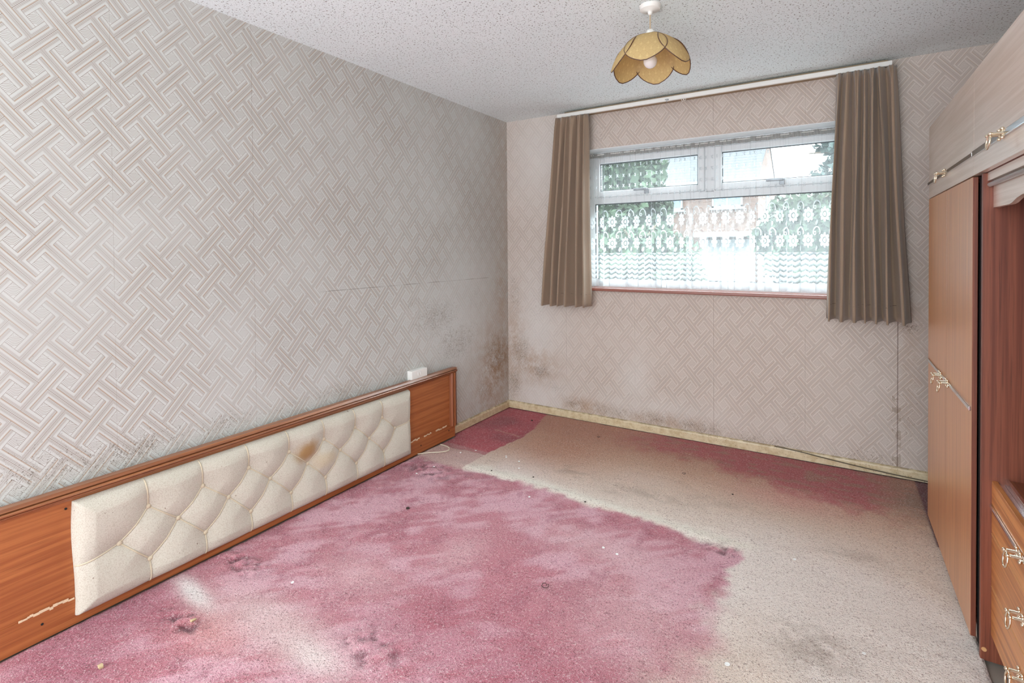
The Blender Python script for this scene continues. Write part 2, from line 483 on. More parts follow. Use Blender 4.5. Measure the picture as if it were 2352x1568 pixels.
def vnoise(x, y, s, seed=0):
    G = np.random.RandomState(seed).rand(64, 64)
    X = x/s; Y = y/s; xi = np.floor(X).astype(int); yi = np.floor(Y).astype(int); fx = X-xi; fy = Y-yi
    fx = fx*fx*(3-2*fx); fy = fy*fy*(3-2*fy)
    g = lambda a, b_: G[a % 64, b_ % 64]
    return (g(xi, yi)*(1-fx)+g(xi+1, yi)*fx)*(1-fy)+(g(xi, yi+1)*(1-fx)+g(xi+1, yi+1)*fx)*fy
def sst(x, a, b_):
    t = np.clip((x-a)/(b_-a), 0, 1); return t*t*(3-2*t)

# ------------------------------------------------------------------ the room
WX0, WX1, WZ0, WZ1, WD = .68, 2.52, 1.012, 2.09, .14     # window opening and recess depth
def blobs(u, v, L):
    o = np.zeros_like(u)
    for (cu, cv, ru, rv, s) in L: o = np.maximum(o, s*np.exp(-(((u-cu)/ru)**2+((v-cv)/rv)**2)))
    return o
# left wall, plane x = 0
ys = np.arange(YB, .0001, .03); ys = np.append(ys, 0.); zs = np.linspace(0, RZ, 81)
U_, V_ = np.meshgrid(ys, zs)
Pm = np.stack([np.zeros_like(U_), U_, V_], -1).reshape(-1, 3)
lm = blobs(U_, V_, [(-.93, .86, .34, .20, .95), (-.70, .66, .36, .22, .95), (-.45, .95, .2, .3, .6), (-1.15, .97, .14, .10, .8), (-.15, .45, .30, .34, .95), (-.35, .25, .25, .25, .8),
                    (-3.05, .56, .3, .12, .9), (-2.75, .54, .30, .12, .9), (-2.4, .54, .25, .10, .8), (-2.1, .53, .2, .08, .7), (-1.75, .54, .35, .10, .85), (-1.3, .55, .2, .09, .8),
                    (-.02, 1.0, .10, .7, .5), (-1.4, 2.38, 2.5, .03, .5), (-.55, 2.3, .05, .12, .6), (-3.4, .55, .3, .12, .7), (-2.0, .9, .9, .35, .3)])
lb = blobs(U_, V_, [(-.16, .40, .26, .32, 1.), (-.28, .22, .2, .16, .8), (-.1, .8, .09, .5, .55), (-.2, .1, .3, .15, .6), (-.05, 2.1, .15, .4, .3), (-.02, 1.5, .08, 1., .3)])
lr = blobs(U_, V_, [(-.65, .70, .42, .35, 1.), (-.5, 1.0, .3, .4, .7), (-.35, .3, .3, .3, .8), (-1.0, 1.8, .3, .3, .3), (-.5, 2.2, .3, .3, .4)])
me = gridmesh('wall_left', Pm, len(ys), len(zs))
me.flip_normals() if False else None
setcol(me, 'stain', np.stack([lm, lb, lr], -1).reshape(-1, 3))
WPL = wallpaper('embossed_lattice_wallpaper_left', 1, -2.887, 1.7945, .1446, .1695, [(-2.816, .0006), (-2.252, .0010), (-1.69, .0006), (-1.11, .0008), (-.53, .0006), (-3.37, .0006)], left_extra)
wl = obj('wall_left', me, WPL, props={'kind': 'structure'})
bmb = bmesh.new(); bmb.from_mesh(wl.data)
box(bmb, -.12, -.002, YB, .14, -.02, RZ+.02); bmb.to_mesh(wl.data); bmb.free()
# far wall, plane y = 0, with the window opening
xs = np.unique(np.round(np.concatenate([np.arange(0, RX, .03), [RX, WX0, WX1]]), 4))
zs = np.unique(np.round(np.concatenate([np.arange(0, RZ, .03), [RZ, WZ0, WZ1]]), 4))
U_, V_ = np.meshgrid(xs, zs)
Pm = np.stack([U_, np.zeros_like(U_), V_], -1).reshape(-1, 3)
cx_ = (xs[:-1]+xs[1:])/2; cz_ = (zs[:-1]+zs[1:])/2
CX, CZ = np.meshgrid(cx_, cz_)
skip = (CX > WX0) & (CX < WX1) & (CZ > WZ0) & (CZ < WZ1)
bmd = blobs(U_, V_, [(.06, .9, .10, .35, .9), (.12, .5, .16, .22, 1.), (.32, .33, .14, .12, 1.), (.05, .2, .14, .18, 1.), (.45, .22, .1, .06, .8), (.62, .11, .15, .08, 1.), (.9, .10, .25, .08, 1.),
                     (1.25, .10, .3, .09, 1.), (1.55, .09, .3, .09, 1.), (1.9, .07, .4, .08, .9), (2.1, .27, .14, .08, .75), (2.5, .07, .25, .10, .9), (2.68, .3, .12, .4, .7), (2.72, .87, .1, .05, 1.),
                     (1.1, .35, 1.0, .2, .45), (1.5, 2.25, 1.0, .10, .38), (.85, 2.2, .12, .1, .75), (.05, 2.2, .12, .2, .5), (2.63, 2.1, .1, .3, .45), (.25, .85, .25, .35, .6)])
bbr = blobs(U_, V_, [(.25, .38, .22, .14, .75), (.05, .5, .12, .4, .6), (.7, .1, .2, .07, .7), (1.3, .09, .35, .06, .6), (2.72, .8, .06, .5, .35)])
brb = blobs(U_, V_, [(.25, .6, .25, .5, .8), (.3, .15, .3, .2, .7), (.3, 2.1, .3, .4, .6), (1.1, .35, .12, .2, .5), (1.2, .15, .5, .1, .5)])
me = gridmesh('wall_back', Pm, len(xs), len(zs), skip)
setcol(me, 'stain', np.stack([bmd, bbr, brb], -1).reshape(-1, 3))
WPB = wallpaper('embossed_lattice_wallpaper_back', 0, 2.3926, .782, .1362, .169, [(.545, .0012), (1.10, .001), (1.649, .0018), (2.19, .0012)], back_extra, base=(210, 201, 193), contrast=.74)
wb = obj('wall_back', me, [WPB, PLASTER], props={'kind': 'structure'})
bmb = bmesh.new(); bmb.from_mesh(wb.data)
for a in ((-.12, WX0, .001, .32, -.02, RZ+.02), (WX1, RX+.12, .001, .32, -.02, RZ+.02), (WX0, WX1, .001, .32, -.02, WZ0), (WX0, WX1, .001, .32, WZ1, RZ+.02)):
    box(bmb, *a, mi=1)
bmb.to_mesh(wb.data); bmb.free()
# right wall (behind the wardrobes)
me = gridmesh('wall_right', np.array([(RX, YB, 0), (RX, 0, 0), (RX, YB, RZ), (RX, 0, RZ)], float), 2, 2)
setcol(me, 'stain', np.zeros((4, 3)))
WPR = wallpaper('embossed_lattice_wallpaper_right', 1, 0., .782, .1362, .169, [], None, base=(220, 214, 206))
wr = obj('wall_right', me, WPR, props={'kind': 'structure'})
bmb = bmesh.new(); bmb.from_mesh(wr.data); box(bmb, RX+.002, RX+.12, YB, .14, -.02, RZ+.02); bmb.to_mesh(wr.data); bmb.free()
obj('ceiling', bx(-.12, RX+.12, YB, .32, RZ, RZ+.12), CEIL, props={'kind': 'structure'})
obj('floor', bx(-.12, RX+.12, YB, .32, -.15, -.012), plain('floor_screed', (.3, .26, .22), .9), props={'kind': 'structure'})

def skirting(name, pts_along, axis):
    bm = bmesh.new()
    prof = [(0, 0), (.015, 0), (.015, .044), (.012, .052), (.006, .057), (0, .058)]
    a0, a1 = pts_along
    rows = []
    for a in (a0, a1):
        rows.append([bm.verts.new((d, a, z) if axis == 1 else (a, -d, z)) for d, z in prof])
    for k in range(len(prof)-1): bm.faces.new((rows[0][k], rows[0][k+1], rows[1][k+1], rows[1][k]))
    for r_ in rows: bm.faces.new(r_)
    return obj(name, bm, SKIRT, props={'kind': 'structure'})
skirting('baseboard_left', (YB, -.0), 1)
skirting('baseboard_back', (0., 3.2), 0)

# ------------------------------------------------------------------ carpet
st_ = .0125
xs = np.arange(.0, RX, st_); ys = np.arange(YB, 0.0001, st_)
X, Y = np.meshgrid(xs, ys)
wob = (vnoise(X, Y, .09, 1)-.5)*.05+(vnoise(X, Y, .03, 2)-.5)*.025
n_a = vnoise(X, Y, .16, 3); n_b = vnoise(X, Y, .35, 4); n_c = vnoise(X*2.2, Y, .11, 5); n_d = vnoise(X, Y*2, .06, 6)
def C3(*c): return np.array(lin(*c))[None, None, :]
def mixa(A, B, k): return A*(1-k[..., None])+B*k[..., None]
n_s = vnoise(X*.9+Y*.9, (Y-X)*2.6, .10, 21); n_t = vnoise(X-Y, (X+Y)*2.2, .055, 22)
pink = mixa(C3(190, 112, 126)+0*X[..., None], C3(214, 158, 172), sst(n_a*.35+n_s*.35+n_b*.3, .42, .70))  # light and dark nap shading mixed into the pile colour
pink = mixa(pink, C3(164, 82, 102), sst(n_c*.35+n_a*.3+n_t*.35, .48, .25)*.6)
pk = lambda cx, cy, rx, ry: np.exp(-(((X-cx)/rx)**2+((Y-cy)/ry)**2))
pink = mixa(pink, C3(160, 72, 94), np.clip(pk(.12, -2.85, .12, .25)+pk(.25, -3.05, .2, .15)+pk(.3, -2.78, .10, .05), 0, 1)*.8)
pink = mixa(pink, C3(170, 84, 102), np.clip(pk(1.05, -2.3, .22, .2)+pk(1.55, -2.35, .3, .2)+pk(1.85, -2.15, .15, .12), 0, 1)*.65)
pink = mixa(pink, C3(228, 186, 190), np.clip(pk(.7, -2.25, .2, .12)+pk(.95, -1.9, .1, .15)+pk(1.75, -1.9, .25, .25)+pk(1.45, -1.55, .3, .12), 0, 1)*.5)
beige = mixa(C3(226, 208, 194)+0*X[..., None], C3(236, 224, 216), sst(n_b, .3, .7))
beige = mixa(beige, C3(208, 170, 142), sst(Y, -1.15, -.5))
beige = mixa(beige, C3(186, 126, 100), sst(Y+wob*2-.1*n_b, -.75, -.25))
beige = mixa(beige, C3(190, 132, 102), pk(.75, -.6, .4, .4)*.9)
beige = mixa(beige, C3(130, 106, 84), np.clip(pk(2.28, -1.74, .12, .12)+pk(2.45, -1.05, .12, .05)*.6+pk(1.5, -.95, .25, .05)*.7+pk(1.0, -.9, .15, .06)*.8+pk(2.68, -.35, .14, .3)+pk(1.3, -1.03, .1, .03)*.5+pk(1.85, -.85, .15, .04)*.5, 0, 1)*.55*sst(n_d*.5+n_t*.5, .25, .6))
# red band left unfaded below the far skirting
reds = mixa(C3(176, 72, 78)+0*X[..., None], C3(164, 104, 88), sst(n_d, .5, .85))
kr = sst(X+wob*4, 1.05, 1.55)*sst(2.75-X, .06, .25)*sst(Y+wob*3+.18*(X < 0), -.30-.10*1, -.12)
lower = -.30-.24*np.clip((X-1.5)/.7, 0, 1)
kr = sst(X+wob*4, .95, 1.5)*sst(2.70-X, .0, .25)*sst(Y+wob*4-lower, -.12, .10)
beige = mixa(beige, reds, kr*.95)
beige = mixa(beige, C3(212, 138, 134), pk(2.15, -.62, .3, .14)*.5)
beige = mixa(beige, C3(122, 88, 72), sst(Y, -.035, -.008)*.6)
# pink that stayed protected under the bed
edge_y = -1.19-.07*np.clip((X-.8)/1.1, 0, 1)
kp = sst(edge_y-Y+wob*1.2, -.015, .03)
redge = 2.01-.05*sst(-Y, 1.5, 2.2)
fade = .02+.16*sst(-Y, 1.35, 2.3)
kp = kp*(1-sst(X+wob*2+(n_a-.5)*.12*sst(-Y, 1.4, 1.8), redge-fade, redge+fade*.6))
crm = np.exp(-((edge_y-Y+wob*.6+.045)/.045)**2)*sst(X, .15, .6)*(1-sst(X, 1.98, 2.1))
Cc = mixa(beige, C3(244, 236, 222), crm)
Cc = mixa(Cc, pink, kp)
# wear around the bed's foot near the camera: white threadbare patch and pale band
Cc = mixa(Cc, C3(240, 236, 232), np.clip(np.exp(-(((X-.24)/.16)**2+((Y+2.66+(X-.24)*.12)/.035)**2))*1.1, 0, 1)*.9)
Cc = mixa(Cc, C3(222, 192, 190), np.clip(pk(.65, -2.6, .3, .10)*1.2, 0, 1)*.75)
Cc = mixa(Cc, C3(236, 222, 216), np.clip(pk(.9, -2.62, .12, .05), 0, 1)*.7)
Cc = mixa(Cc, C3(216, 146, 140), np.clip(pk(.50, -2.74, .16, .08), 0, 1)*.6)
# older dark red carpet showing at the corner and beside the wardrobe
bnd = np.interp(Y, [-.94, -.58, -.37, -.05], [.415, .465, .455, .375])
cr = (X < bnd+wob*.04) & (Y > -.97+(X-.1)*.05+wob*.1)
crk = cr.astype(float)
dred = mixa(C3(184, 58, 74)+0*X[..., None], C3(156, 46, 60), sst(n_a, .3, .8))
Cc = mixa(Cc, dred, crk)
rgt = ((X > 2.732) & (Y > -.78)).astype(float)
Cc = mixa(Cc, C3(110, 44, 50), rgt)
Cc = mixa(Cc, C3(196, 138, 120), np.exp(-((Y+.52+(X-.2)*.15)/.008)**2)*(X > .2)*(X < .45)*.8)
duk = (X < .42)*(Y < -.9)*(Y > -1.22)*sst(X, 0, .1)
Cc = mixa(Cc, C3(186, 132, 130), duk*.6)
Z = np.zeros_like(X)
Z += .004*(1-np.maximum(crk, rgt)) - .004
Z += (vnoise(X*1.6, Y, .10, 11)-.5)*.004+(vnoise(X, Y*1.8, .045, 12)-.5)*.003
Z += .005*np.exp(-((edge_y-Y+.03)/.03)**2)*sst(X, .1, .5)*(1-sst(X, 1.95, 2.05))
tuft = np.clip(pk(1.04, -2.49, .10, .07)+pk(.19, -2.45, .12, .05)+pk(.36, -2.76, .1, .04)+pk(1.93, -1.29, .06, .04)+pk(.27, -1.33, .15, .08), 0, 1)
Z += tuft*(vnoise(X, Y, .022, 13)-.45)*.03
Cc = mixa(Cc, C3(104, 36, 54), np.clip(tuft*1.5, 0, 1)*sst(vnoise(X, Y, .022, 13), .55, .2)*.9)
Cc = mixa(Cc, C3(216, 150, 160), tuft*sst(vnoise(X, Y, .022, 13), .55, .8)*.4*kp)
sk = (X < .02) | (Y > -.02)
Z = np.where(sk, -.006, Z)
Pm = np.stack([np.clip(X, .001, RX), np.clip(Y, YB, -.001), Z], -1).reshape(-1, 3)
_cx, _cy = np.meshgrid((xs[:-1]+xs[1:])/2, (ys[:-1]+ys[1:])/2)
me = gridmesh('carpet', Pm, len(xs), len(ys), ((_cx > 2.748) & (_cy < -.50) & (_cy > -2.37)) | ((_cx < .046) & (_cy < -.78) & (_cy > -3.45)))
setcol(me, 'pile', np.clip(Cc, 0, 1).reshape(-1, 3))
for p in me.polygons: p.use_smooth = True
cp = obj('carpet', me, CARPET)
tag(cp, 'worn fitted carpet, pink where the bed stood and faded beige and brown elsewhere', 'carpet')
md = cp.modifiers.new('thickness', 'SOLIDIFY'); md.thickness = .008; md.offset = -1

# ------------------------------------------------------------------ window
win = bpy.data.objects.new('window_1', None); COL.objects.link(win); win.location = (1.6, WD, WZ0)
win['kind'] = 'structure'; win['label'] = 'white plastic window with two top-opening lights over one wide fixed pane'
FY0, FY1 = WD, WD+.065
bm = bmesh.new()
def fb(x0, x1, z0, z1, y0=FY0, y1=FY1): box(bm, x0, x1, y0, y1, z0, z1, bev=.006)
fb(WX0, WX0+.055, WZ0+.02, WZ1); fb(WX1-.055, WX1, WZ0+.02, WZ1)
fb(WX0+.04, WX1-.04, WZ1-.05, WZ1-.001); fb(WX0+.04, WX1-.04, WZ0+.02, WZ0+.08)
fb(WX0+.04, WX1-.04, 1.682, 1.735)
fb(1.565, 1.635, 1.72, WZ1-.04)
obj('frame', bm, UPVC, win)
for (a, c) in ((WX0+.055, 1.565), (1.635, WX1-.055)):
    z0, z1 = 1.735, WZ1-.05
    bm = bmesh.new(); t = .045
    for (x0, x1, q0, q1) in ((a, a+t, z0, z1), (c-t, c, z0, z1), (a+t, c-t, z0, z0+t), (a+t, c-t, z1-t, z1)):
        box(bm, x0, x1, FY0-.012, FY0+.045, q0, q1, bev=.007)
    s_ = obj('opening_light', bm, UPVC, win)
    bm = bmesh.new()
    gx0, gx1, gz0, gz1 = a+t, c-t, z0+t, z1-t
    for (x0, x1, q0, q1) in ((gx0, gx0+.006, gz0, gz1), (gx1-.006, gx1, gz0, gz1), (gx0, gx1, gz0, gz0+.006), (gx0, gx1, gz1-.006, gz1)):
        box(bm, x0, x1, FY0+.004, FY0+.012, q0, q1)
    obj('gasket', bm, RUBBER, s_)
    obj('pane', bx(gx0, gx1, FY0+.018, FY0+.024, gz0, gz1), GLASS, s_)
    hx = (a+c)/2
    bm = bmesh.new(); box(bm, hx-.012, hx+.018, FY0-.028, FY0-.010, z0+.005, z0+.045, bev=.003)
    box(bm, hx-.09, hx+.012, FY0-.045, FY0-.026, z0+.03, z0+.048, bev=.004)
    obj('window_handle', bm, METAL, s_)
bm = bmesh.new()
for (x0, x1, q0, q1) in ((WX0+.055, WX0+.062, 1.092, 1.682), (WX1-.062, WX1-.055, 1.092, 1.682), (WX0+.055, WX1-.055, 1.092, 1.098), (WX0+.055, WX1-.055, 1.676, 1.682)):
    box(bm, x0, x1, FY0+.004, FY0+.012, q0, q1)
obj('gasket', bm, RUBBER, win)
obj('pane', bx(WX0+.05, WX1-.05, FY0+.018, FY0+.024, 1.085, 1.69), GLASS, win)
obj('window_sill', bx(WX0-.03, WX1+.03, -.035, WD, WZ0, WZ0+.021, bev=.006), SILLM, win)
obj('window_reveal', bx(WX0+.001, WX1-.001, .002, WD, WZ1-.004, WZ1-.0005), UPVC, win)

# net curtain with lace pattern
def net():
    x0, x1, zt, zb = WX0+.01, WX1-.01, 2.068, 1.045
    nu, nv = 1100, 44
    u = np.linspace(0, 1, nu); rs = np.random.RandomState(5)
    amp = np.zeros(nu)
    prof = np.zeros(nu)
    for k in range(14):
        fq = rs.uniform(9, 34); prof += rs.uniform(.3, 1.)*np.sin(2*PI*fq*u+rs.rand()*6.28)
    prof = prof/3.2
    fine = np.sin(2*PI*95*u+2*np.sin(2*PI*7*u))
    v = np.linspace(0, 1, nv)
    Xn = np.zeros((nv, nu)); Yn = Xn.copy(); Zn = Xn.copy(); Vn = Xn.copy()
    sway = np.interp(u, np.linspace(0, 1, 30), rs.uniform(-.012, .012, 30))
    for j, t in enumerate(v):
        A = .010+.016*t
        yy = .085+A*np.clip(prof, -1.3, 1.3)+.003*fine*(1-t)
        xx = x0+(x1-x0)*u+sway*t+.010*t*np.cos(2*PI*41*u)
        Xn[j] = xx; Yn[j] = np.clip(yy, .045, .122); Zn[j] = zt+(zb-zt)*t+.003*np.sin(prof*3)*t
        Vn[j] = zt+(zb-zt)*t
    P_ = np.stack([Xn, Yn, Zn], -1).reshape(-1, 3)
    me = gridmesh('net_curtain', P_, nu, nv)
    dl = np.sqrt(np.diff(Xn[-1])**2+np.diff(Yn[-1])**2); L = np.concatenate([[0], np.cumsum(dl)])*1.15
    UU = np.stack([np.tile(L, nv), Vn.reshape(-1)], -1)
    uvl = me.uv_layers.new(name='UVMap'); li = np.zeros(len(me.loops), int); me.loops.foreach_get('vertex_index', li)
    uvl.data.foreach_set('uv', UU[li].astype(np.float32).ravel())
    for p in me.polygons: p.use_smooth = True
    o = obj('net_curtain', me, NET)
    tag(o, 'white net curtain with two rows of lace flowers hanging across the window', 'curtain')
    bm = bmesh.new(); tube(bm, [(x0, .085, 2.058), (x1, .085, 2.058)], .003)
    obj('curtain_wire', bm, WHITEP, o)
net()

# curtain rail
rail = thing('curtain_rail', 'long white curtain rail fixed above the window under the ceiling', 'curtain rail', (1.57, 0, 2.36))
obj('rail_track', bx(.52, 2.617, -.095, -.075, 2.343, 2.370, bev=.002), WHITEP, rail)
obj('rail_batten', bx(.56, 2.60, -.045, -.0015, 2.352, 2.392, bev=.002), plain('stained_batten', lin(160, 140, 112), .6), rail)
for x in (.60, 1.1, 1.6, 2.1, 2.55):
    obj('rail_bracket', bx(x-.01, x+.01, -.078, -.04, 2.352, 2.366), WHITEP, rail)
for x, nm in ((1.365, 'small metal hook hanging on the bare middle of the curtain rail, left of the pair'),):
    bm = bmesh.new(); tube(bm, [(x-.012, -.098, 2.352), (x+.012, -.098, 2.352), (x+.012, -.098, 2.346), (x, -.098, 2.346), (x, -.098, 2.325)], .0022)
    tag(obj('curtain_hook', bm, METAL), nm, 'hook')
for i, x in enumerate((1.468, 1.484)):
    bm = bmesh.new(); tube(bm, [(x+.006*math.cos(a), -.09, 2.335+.008*math.sin(a)) for a in np.linspace(0, 2*PI, 12, endpoint=False)], .0016, 6, True)
    tag(obj('curtain_glider', bm, WHITEP), ('left' if i == 0 else 'right')+' one of two tiny white gliders under the middle of the curtain rail', 'curtain glider', 'gliders on the curtain rail')

def drape(name, label, xt0, xt1, xb0, xb1, zt, zb, folds, seed):
    rs = np.random.RandomState(seed)
    nu, nv = folds*22+1, 48
    u = np.linspace(0, 1, nu)
    kn = np.linspace(0, 1, folds+1); kn[1:-1] += rs.uniform(-.38, .38, folds-1)/folds
    ph = np.interp(u, kn, np.arange(folds+1))*2*PI
    amps = np.interp(u, np.linspace(0, 1, folds+1), rs.uniform(.65, 1.15, folds+1))
    dep = rs.uniform(.55, 1.3, 9)
    extra = rs.uniform(-.3, .3, folds*2+1); ex = np.interp(u, np.linspace(0, 1, folds*2+1), extra)
    X_ = np.zeros((nv, nu)); Y_ = X_.copy(); Z_ = X_.copy()
    for j, t in enumerate(np.linspace(0, 1, nv)):
        a0 = xt0+(xb0-xt0)*t**.9; a1 = xt1+(xb1-xt1)*t**.9
        A = (.028+.026*t**.7)*amps
        head = math.exp(-(t/.03)**2)
        dy = -1.25*(2*np.abs(np.sin(ph*.5))**.85-1)*np.interp(u, np.linspace(0, 1, 9), dep)+.16*np.sin(2*ph+1.+1.5*t+ex*4)+.5*ex*(1+t)
        fine = .005*np.sin(ph*2.5)*math.exp(-(t/.10)**2)
        X_[j] = a0+(a1-a0)*u+A*(.30*np.sin(ph+.5)+.12*np.sin(2*ph))*(1-head*.6)+.004*np.sin(6*t+ex*8)
        Y_[j] = -.110-.018*t+A*dy*(1-head*.35)+fine
        Z_[j] = zt+(zb-zt)*t+.004*np.sin(ph+1)*t
    Y_ = np.minimum(Y_, -.052)
    me = gridmesh(name, np.stack([X_, Y_, Z_], -1).reshape(-1, 3), nu, nv)
    for p in me.polygons: p.use_smooth = True
    o = obj(name, me, DRAPE); tag(o, label, 'curtain', 'taupe curtains at the window')
    s_ = o.modifiers.new('cloth', 'SOLIDIFY'); s_.thickness = .0022
    # stitched hem and heading tape
    bm = bmesh.new(); jj = int(nv*.93)
    tube(bm, [(X_[jj, i], Y_[jj, i]-.002, Z_[jj, i]) for i in range(0, nu, 2)], .0011, 5)
    obj('hem_stitching', bm, plain('dark_stitch', lin(84, 70, 58), .9), o)
    for k in range(folds+1):
        bm = bmesh.new()
        i = min(nu-1, int(k*(nu-1)/folds)); x = X_[0, i]
        tube(bm, [(x, -.088, zt-.022), (x+.003, -.086, zt+.002), (x, -.086, zt+.0075)], .0016, 5)
        obj('curtain_hook', bm, METAL, o)
    return o
drape('window_curtain', 'short taupe curtain drawn back at the left side of the window', .512, .775, .392, .785, 2.335, .897, 6, 3)
drape('window_curtain', 'wider taupe curtain drawn back at the right side of the window, nearer the wardrobe', 2.352, 2.63, 2.30, 2.70, 2.335, .90, 7, 9)

# ------------------------------------------------------------------ ceiling lamp
LX, LY = 1.649, -1.41
lamp = thing('pendant_lamp', 'pendant lamp with a gold flower-petal shade hanging from the ceiling', 'lamp', (LX, LY, RZ))
bm = bmesh.new(); lathe(bm, [(0, 0), (.047, 0), (.047, -.003), (.046, -.004), (.044, -.018), (.0425, -.0195), (.012, -.026), (.010, -.034), (.006, -.042), (0, -.042)], (LX, LY, RZ-.0005), 28)
obj('ceiling_rose', bm, WHITEP, lamp)
bm = bmesh.new(); tube(bm, [(LX, LY, RZ-.04), (LX, LY, 2.285)], .0032)
obj('flex', bm, plain('aged_flex', lin(196, 176, 148), .6), lamp)
bm = bmesh.new(); lathe(bm, [(0, .012), (.014, .010), (.018, 0), (.018, -.03), (.014, -.05), (.0, -.05)], (LX, LY, 2.282), 20)
obj('lampholder', bm, WHITEP, lamp)
bm = bmesh.new(); ball(bm, (LX, LY, 2.155), .030, 20, (1, 1, 1.05)); lathe(bm, [(.013, .075), (.014, .045), (.022, .02)], (LX, LY, 2.160), 16)
obj('light_bulb', bm, plain('opal_bulb', (.9, .9, .9), .15), lamp)
def petal(az):
    ns, nt_ = 20, 16
    rs_ = np.interp
    bm = bmesh.new(); uvl = bm.loops.layers.uv.new('UVMap')
    ca, sa = math.cos(az), math.sin(az)
    def P3(s, t):
        # s along the petal, t across (-1..1)
        tt = t
        wmax = .089
        wd = wmax*math.sin(min(s/.66, 1)*PI/2)**1.5 if s < .66 else wmax*(1-((s-.66)/.34)**1.9)**.62
        wd = max(wd, .012)
        sag = s
        r = .012+.162*math.sin(sag*PI/2*.9)**.9
        z = -.168*(1-math.cos(sag*PI/2*.98))**.85
        y = wd*tt
        curve = .22*y*y/.084
        lift = 0
        rr = r-curve*1.0
        return Vector((LX+rr*ca-y*sa, LY+rr*sa+y*ca, 2.268+z+lift)), (y/.17+.5, s)
    g = [[P3(i/ns, -1+2*j/nt_) for j in range(nt_+1)] for i in range(ns+1)]
    vs = [[bm.verts.new(g[i][j][0]) for j in range(nt_+1)] for i in range(ns+1)]
    for i in range(ns):
        for j in range(nt_):
            f_ = bm.faces.new((vs[i][j], vs[i][j+1], vs[i+1][j+1], vs[i+1][j])); f_.smooth = True
            for lp, (a, b_) in zip(f_.loops, ((i, j), (i, j+1), (i+1, j+1), (i+1, j))): lp[uvl].uv = g[a][b_][1]
    o = obj('shade_petal', bm, SHADE, lamp)
    m_ = o.modifiers.new('t', 'SOLIDIFY'); m_.thickness = .0012
    bm = bmesh.new()
    loop = [g[i][0][0] for i in range(ns+1)]+[g[ns][j][0] for j in range(1, nt_)]+[g[i][nt_][0] for i in range(ns, -1, -1)]
    tube(bm, loop, .0021, 6, True)
    obj('petal_binding', bm, WIRE, o)
AZ0 = math.atan2(CP.y-LY, CP.x-LX)-math.radians(9)
for k in range(6): petal(AZ0+k*PI/3)

# ------------------------------------------------------------------ headboard
HX = .040                        # front of the panel
hb = thing('headboard', 'long low wooden headboard with buttoned cream pad standing against the left wall', 'headboard', (0.03, -2.1, 0))
HY0, HY1 = -3.44, -.79
obj('panel', bx(.022, HX, HY0, HY1, .0, .46, bev=.0015), HB_WOOD, hb)
obj('lower_rail', bx(HX, HX+.004, HY0, HY1, .002, .098, bev=.001), HB_WOOD, hb)
def moulding(bm, a, b_, vertical):
    prof = [(0, .003), (.0, .020), (.011, .026), (.0115, .018), (.016, .018), (.0165, .028), (.021, .031), (.026, .028), (.0265, .019), (.030, .018), (.0305, .022), (.035, .021), (.040, .012), (.048, .006), (.048, 0)]
    rows = []
    for end in (a, b_):
        row = []
        for dz, dx in prof:
            if vertical: row.append(bm.verts.new((HX+dx-.002, HY1-.0+.004-dz*1.3, end)))
            else: row.append(bm.verts.new((HX+dx-.002, end, .496-dz)))
        rows.append(row)
    for k in range(len(prof)-1):
        f_ = bm.faces.new((rows[0][k], rows[0][k+1], rows[1][k+1], rows[1][k]))
    for r_ in rows: bm.faces.new(r_)
bm = bmesh.new(); moulding(bm, HY0, HY1+.004, False); box(bm, .020, HX, HY0, HY1+.004, .455, .494)
obj('top_moulding', bm, HB_MOULD, hb, False, {'label': 'darker ridged moulding along the top'})
bm = bmesh.new(); moulding(bm, .085, .462, True)
obj('side_moulding', bm, HB_MOULDV, hb)
rs = random.Random(3)
for y0, y1 in ((-3.12, -2.985), (-1.258, -1.17), (-1.12, -1.05), (-1.0, -.95), (-.93, -.89)):
    y = y0; bm = bmesh.new()
    while y < y1:
        w_ = rs.uniform(.006, .018); z = .100+rs.uniform(-.004, .003)
        box(bm, HX+.0035, HX+.0055, y, y+w_*1.05, z-.003, z+rs.uniform(.002, .007)); y += w_
    obj('chipped_veneer', bm, CHIP, hb)
for y, z in ((-3.06, .058), (-1.15, .05), (-.86, .06), (-2.99, .425)):
    bm = bmesh.new()
    ret = bmesh.ops.create_cone(bm, cap_ends=True, segments=10, radius1=.004, radius2=.004, depth=.002)
    for v in ret['verts']: v.co = Vector((HX+.0045+v.co.z, y+v.co.x, z+v.co.y))
    obj('screw_hole', bm, BLACK, hb)
# buttoned pad
PY0, PY1, PZ0, PZ1 = -2.972, -1.268, .036, .444
top = [(-2.742, .334), (-2.537, .334), (-2.334, .337), (-2.128, .34), (-1.923, .34), (-1.715, .339), (-1.510, .338)]
mid = [(-2.840, .236), (-2.635, .240), (-2.428, .241), (-2.229, .248), (-2.0235, .247), (-1.8186, .247), (-1.6118, .247), (-1.4068, .245)]
bot = [(-2.740, .127), (-2.529, .131), (-2.327, .133), (-2.119, .136), (-1.916, .136), (-1.708, .137), (-1.501, .135)]
segs = []
for i in range(7):
    segs += [(mid[i], top[i]), (top[i], mid[i+1]), (mid[i], bot[i]), (bot[i], mid[i+1]), (top[i], (top[i][0]-.012, PZ1)), (bot[i], (bot[i][0]+.001, PZ0))]
segs += [(mid[0], (PY0, .215)), (mid[-1], (PY1, .262))]
B_ = np.array(top+mid+bot)
